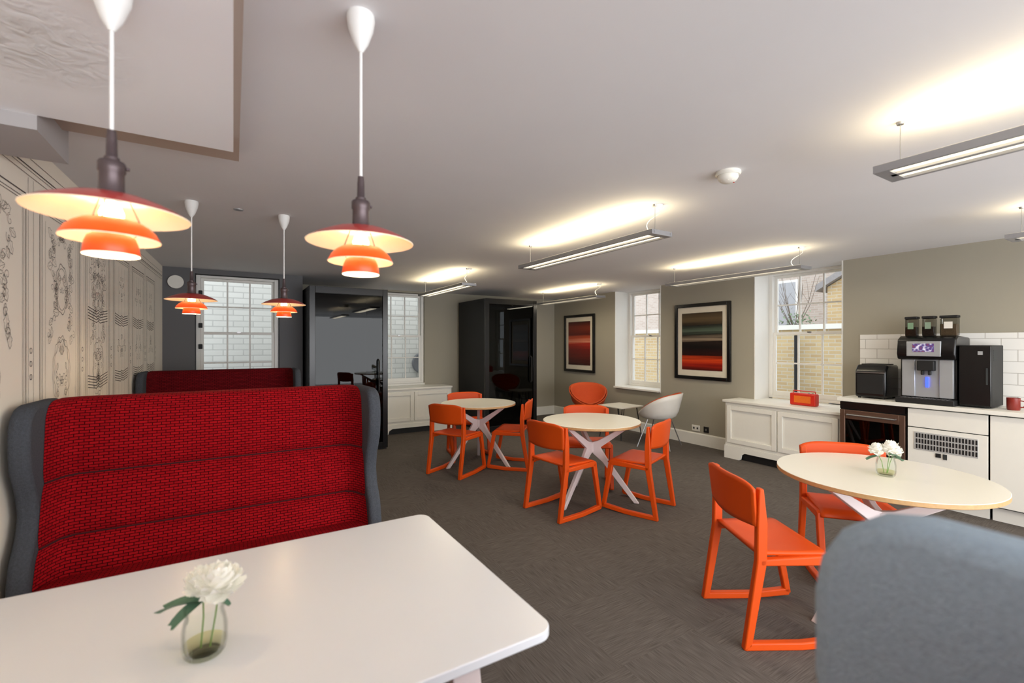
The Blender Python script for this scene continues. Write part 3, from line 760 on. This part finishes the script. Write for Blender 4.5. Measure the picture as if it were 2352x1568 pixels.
MB().lathe([(0,0),(.036,0),(.040,.01),(.041,.10),(.038,.10),(.036,.012),(0,.01)],28).build('cup',m_mug,t,smooth=True)
MB().tube([(0,-.038,.08),(0,-.062,.075),(0,-.066,.05),(0,-.058,.028),(0,-.038,.025)],.005,8).build('handle',m_mug,t,smooth=True)
t=thing('radio','small red portable radio on the window cabinet','radio',(5.60,2.90,.741),-PI/2)
MB().box(0,.28,0,.09,.0,.14).build('body',m_redplast,t,bevel=.014,segs=3)
MB().box(.05,.23,-.003,.002,.03,.11).build('speaker_grille',M('orange_grille',(226,110,24),.5,var=.2,scale=150),t,bevel=.004)
MB().tube([(.02,.045,.135),(.02,.045,.165),(.26,.045,.165),(.26,.045,.135)],.006,8).build('handle',m_redplast,t,smooth=True)
for x in (.2,.24): MB().lathe([(0,.14),(.009,.14),(.009,.15),(0,.15)],14,0,(x,.03,0)).build('knob',m_steel,t)

# sockets on the right wall
for y,m,lab in ((4.27,m_white,'white double wall socket above the skirting'),(4.10,m_blackm,'black wall socket next to the white one')):
    t=thing('wall_socket',lab,'socket',(XR,y,.235))
    MB().box(-.012,0,-.065 if m is m_white else -.04,.065 if m is m_white else .04,-.042,.042).build('face_plate',m,t,bevel=.003)
    for q in ((-.03,.03) if m is m_white else (0,)): MB().box(-.014,-.012,q-.012,q+.012,-.014,.014).build('socket_holes',m_dark if m is m_white else m_steel,t)

# ---------------------------------------------------------------- jars and flowers
def jar(label,loc,h):
    t=thing('glass_jar',label,'jar',loc)
    pr=[(0,0),(.036,0),(.041,.006),(.045,.022),(.0455,.06),(.042,.08),(.038,h-.018),(.041,h),(.0385,h),(.0355,h-.018),(.0395,.08),(.0425,.06),(.042,.022),(.038,.010),(0,.008)]
    MB().lathe(pr,36).build('glass_body',m_jar,t,smooth=True)
    MB().lathe([(0,.0085),(.037,.0105),(.041,.020),(.0415,.028),(0,.028)],30).build('water',m_water,t,smooth=True)
def petal(mb,c,d,up,L,W,curl):
    d=d.normalized(); s=d.cross(up).normalized(); n=s.cross(d)
    def P(u,v):
        wv=W*math.sin(PI*min(1,.16+.70*v))**.55; x=(u*2-1)
        return c+d*(L*v)+s*(x*wv/2)+n*(curl*L*(v*v)-.22*W*(1-x*x))+d*(.05*L*math.sin(x*7)*v*v)
    mb.grid(P,7,6)
def flower(label,base,top,Rr,seed,leaves,group):
    random.seed(seed); t=thing('flower',label,'flower',base,0,group)
    b=Vector(top)-Vector(base)
    MB().tube([(0,0,0),(b.x*.35+.004,b.y*.35,b.z*.5),(b.x,b.y,b.z)],.0018,6).build('stem',m_stem,t,smooth=True)
    mb=MB()
    for lay,(n,el,k) in enumerate(((8,-30,.80),(9,-6,.95),(9,18,.98),(8,42,.92),(7,62,.84),(5,80,.76))):
        for i in range(n):
            a=2*PI*i/n+lay*.5+random.uniform(-.2,.2); e=R(el+random.uniform(-9,9))
            d=Vector((math.cos(a)*math.cos(e),math.sin(a)*math.cos(e),math.sin(e)))
            petal(mb,b+Vector((0,0,.002*lay)),d,Vector((0,0,1)) if abs(d.z)<.95 else Vector((1,0,0)),Rr*k*random.uniform(.88,1.05),Rr*1.0,random.uniform(.15,.45))
    mb.build('blossom',m_petal,t,smooth=True,recalc=False)
    for (dx,dy,dz,L,W) in leaves:
        mb=MB(); petal(mb,b*.80,Vector((dx,dy,dz)),Vector((0,0,1)),L,W,-.25); mb.build('leaf',m_leaf,t,smooth=True,recalc=False)
jx,jy=-.056,1.265
jar('small glass jar of flowers on the front white booth table',(jx,jy,.7405),.110)
lx,ly=cw(-1,.1); rx,ry=cw(1,.1)
flower('large white blossom leaning right in the jar on the booth table',(jx+.01,jy,.752),(jx+CS*.034,jy-SN*.034,.895),.050,3,[(rx,ry,-.3,.03,.02)],'white flowers in the booth table jar')
flower('white blossom with long green leaf leaning left in the jar on the booth table',(jx-.008,jy+.005,.752),(jx-CS*.018+.02*SN,jy+SN*.018+.02*CS,.885),.040,4,[(lx,ly,-.04,.112,.045),(lx+.4,ly-.8,-.12,.07,.038)],'white flowers in the booth table jar')
vx,vy=cw(2.02,2.47)
jar('small glass jar of flowers on the nearest round table',(vx,vy,.7405),.110)
for i,(a,b,z,lab) in enumerate(((.044,0,.865,'white blossom on the right in the round table jar'),(-.042,.01,.872,'white blossom on the left in the round table jar'),(0,-.03,.892,'white blossom at the centre of the round table jar'))):
    dx,dy=cw(a,b)
    flower(lab,(vx+dx*.2,vy+dy*.2,.755),(vx+dx,vy+dy,z),.040,10+i,[(lx if i==1 else rx,ly if i==1 else ry,-.1,.06,.03)],'white flowers in the round table jar')

# ---------------------------------------------------------------- outside
o=MB().box(-6,26,8.05,12,-.62,-.55).box(6.2,26,-6,8.05,-.62,-.55).build('ground',m_asph); o['kind']='structure'
def brick_building(label,x0,x1,y0,y1,z1,mat,wins=(),cop=.06):
    t=thing('building',label,'building',((x0+x1)/2,(y0+y1)/2,-.55))
    X,Y=(x1-x0)/2,(y1-y0)/2
    MB().box(-X,X,-Y,Y,0,z1+.55).build('wall',mat,t)
    MB().box(-X-cop,X+cop,-Y-cop,Y+cop,z1+.55,z1+.65).build('coping',m_white,t)
    for (a,b,c,d) in wins:
        f=MB().box(-X-.03,-X,a-(y0+y1)/2,b-(y0+y1)/2,c+.55,d+.55).build('window',m_winwhite,t)
        MB().box(-X-.04,-X-.03,a-(y0+y1)/2+.08,b-(y0+y1)/2-.08,c+.63,d+.47).build('pane',m_alu,f)
    return t
brick_building('white painted brick wall outside the far windows',-4,4.8,9.3,9.7,5.0,m_wbrick)
brick_building('low yellow brick courtyard wall outside the side windows',10,10.25,-2,14,1.75,m_ybrick)
brick_building('pale weathered brick building behind the courtyard',16,19,-1,15.5,7.0,m_pbrick,[(8,9.2,1.8,3.6),(10.6,11.8,1.8,3.6),(5.5,6.7,3.6,5.2)])
# gabled yellow brick house
t=thing('building','taller yellow brick house with a sloping gable beyond the courtyard wall','building',(13.5,3.2,-.55))
MB().prism([(-2.2,0),(2.15,0),(2.15,3.35),(0,4.6),(-2.2,3.35)],'x',-1.5,1.5).build('wall',m_ybrick,t)
mb=MB(); mb.prism([(-2.4,3.25),(0,4.62),(2.35,3.25),(2.35,3.40),(0,4.78),(-2.4,3.40)],'x',-1.65,1.6); mb.build('roof',M('slate_roof',(150,146,146),.8,var=.2,scale=20),t)
t=thing('drainpipe','black pipe standing against the yellow courtyard wall','pipe',(9.84,4.95,-.55))
MB().tube([(0,0,0),(0,0,2.18)],.05,10).build('pipe',m_blackm,t,smooth=True)
for i,(y,z,r_,nl,lab) in enumerate(((6.4,1.85,.34,190,'leafy shrub showing over the left of the courtyard wall'),(5.45,1.95,.26,110,'sparse twiggy shrub showing over the courtyard wall beside the yellow gable'))):
    random.seed(30+i); t=thing('shrub',lab,'shrub',(10.8,y,-.55))
    mb=MB()
    for k in range(nl):
        d=Vector((random.gauss(0,1),random.gauss(0,1.5),random.gauss(0,.8))).normalized()*r_*random.uniform(.3,1.5)
        c=Vector((0,0,z+.60))+d; n=Vector((random.gauss(0,1),random.gauss(0,1),random.gauss(0,1))).normalized(); u=n.orthogonal().normalized(); v=n.cross(u); s=.04
        mb.face([mb.bm.verts.new(c+u*s),mb.bm.verts.new(c+v*s*.5),mb.bm.verts.new(c-u*s),mb.bm.verts.new(c-v*s*.5)])
    mb.build('foliage',m_leafo,t,recalc=False)
    mb=MB(); mb.tube([(0,0,0),(0,.03,z+.5)],.03,8,0,.015)
    for k in range(12):
        a=k*.9; q=random.uniform(.8,1.7); p1=Vector((.2*math.cos(a),.3*math.sin(a),z+.55+.3*q)); p2=Vector((.3*math.cos(a),.5*math.sin(a),z+.6+.75*q))
        mb.tube([(0,.03,z+.3),p1,p2],.009,6,0,.003); mb.tube([p1,p1+Vector((0,random.uniform(-.25,.25),.3*q))],.005,5,0,.002)
    mb.build('stem',m_twig,t)
# parked car
t=thing('car','silver parked car, its roof showing at the bottom of the kitchen side window','car',(8.6,2.5,-.55),PI/2)
mb=MB(); mb.prism([(-2.0,.28),(-2.05,.6),(-1.9,.82),(-1.3,.92),(1.25,.95),(1.9,.86),(2.05,.6),(2.0,.28)],'y',-.82,.82); mb.build('body',M('silver_car_paint',(206,214,226),.25,.3),t,bevel=.08,segs=4)
mb=MB()
vv=[mb.bm.verts.new(p) for p in ((-1.35,-.76,.92),(1.2,-.76,.94),(1.2,.76,.94),(-1.35,.76,.92),(-.7,-.6,1.40),(.55,-.6,1.43),(.55,.6,1.43),(-.7,.6,1.40))]
for q in ((0,3,2,1),(0,1,5,4),(1,2,6,5),(2,3,7,6),(3,0,4,7),(4,5,6,7)): mb.face([vv[i] for i in q])
mb.build('cabin_glass',m_black,t,bevel=.05,segs=3)
mb=MB(); mb.prism(rrect(-.72,.58,-.6,.6,.12,5),'z',1.40,1.45); mb.build('roof',M('silver_roof_paint',(206,214,226),.25,.3),t,bevel=.02)
for x in (-1.3,1.3):
    for y in (-.78,.78):
        wl=MB().lathe([(0,-.1),(.3,-.1),(.32,-.06),(.32,.06),(.3,.1),(0,.1)],28).build('wheel',m_blackm,t,smooth=True); wl.location=(x,y,.32); wl.rotation_euler=(PI/2,0,0)
t=thing('extractor_vent','round grey vent on the white brick wall outside the far window','vent',(3.42,9.27,1.05))
q=MB().lathe([(0,0),(.10,.02),(.16,.05),(.21,.05),(.22,0),(.22,-.02),(0,-.02)],32,).build('vent_cowl',M('vent_grey',(110,112,116),.5,.2),t,smooth=True); q.rotation_euler=(PI/2,0,0)

# ---------------------------------------------------------------- world, camera
wd=bpy.data.worlds.new('world'); scene.world=wd; wd.use_nodes=True; nt=wd.node_tree
bg=nt.nodes['Background']; bg.inputs[0].default_value=(.92,.95,1,1); bg.inputs[1].default_value=1.35
# added fill lamp at the open, unseen rear, brightening the room
l=bpy.data.lights.new('rear_fill','AREA'); l.shape='RECTANGLE'; l.size=6.2; l.size_y=2.1; l.energy=100; l.color=(.97,.975,1)
o=bpy.data.objects.new('rear_fill',l); COL.objects.link(o); o.location=(2.4,-2.5,1.25); o.rotation_euler=(PI/2,0,0)
sun=bpy.data.lights.new('sun','SUN'); sun.energy=.5; sun.angle=R(20); so=bpy.data.objects.new('sun',sun); COL.objects.link(so); so.rotation_euler=(R(35),R(-25),R(20))
cam=bpy.data.cameras.new('camera'); co=bpy.data.objects.new('camera',cam); COL.objects.link(co)
co.location=(0,0,1.45); co.rotation_euler=(PI/2,0,-YAW)
cam.sensor_width=36; cam.lens=1050/2352*36; cam.shift_y=6/2352; cam.clip_start=.02
cam.dof.use_dof=True; cam.dof.focus_distance=3.6; cam.dof.aperture_fstop=2.2
scene.camera=co
scene.view_settings.view_transform='Standard'
scene.view_settings.exposure=.75
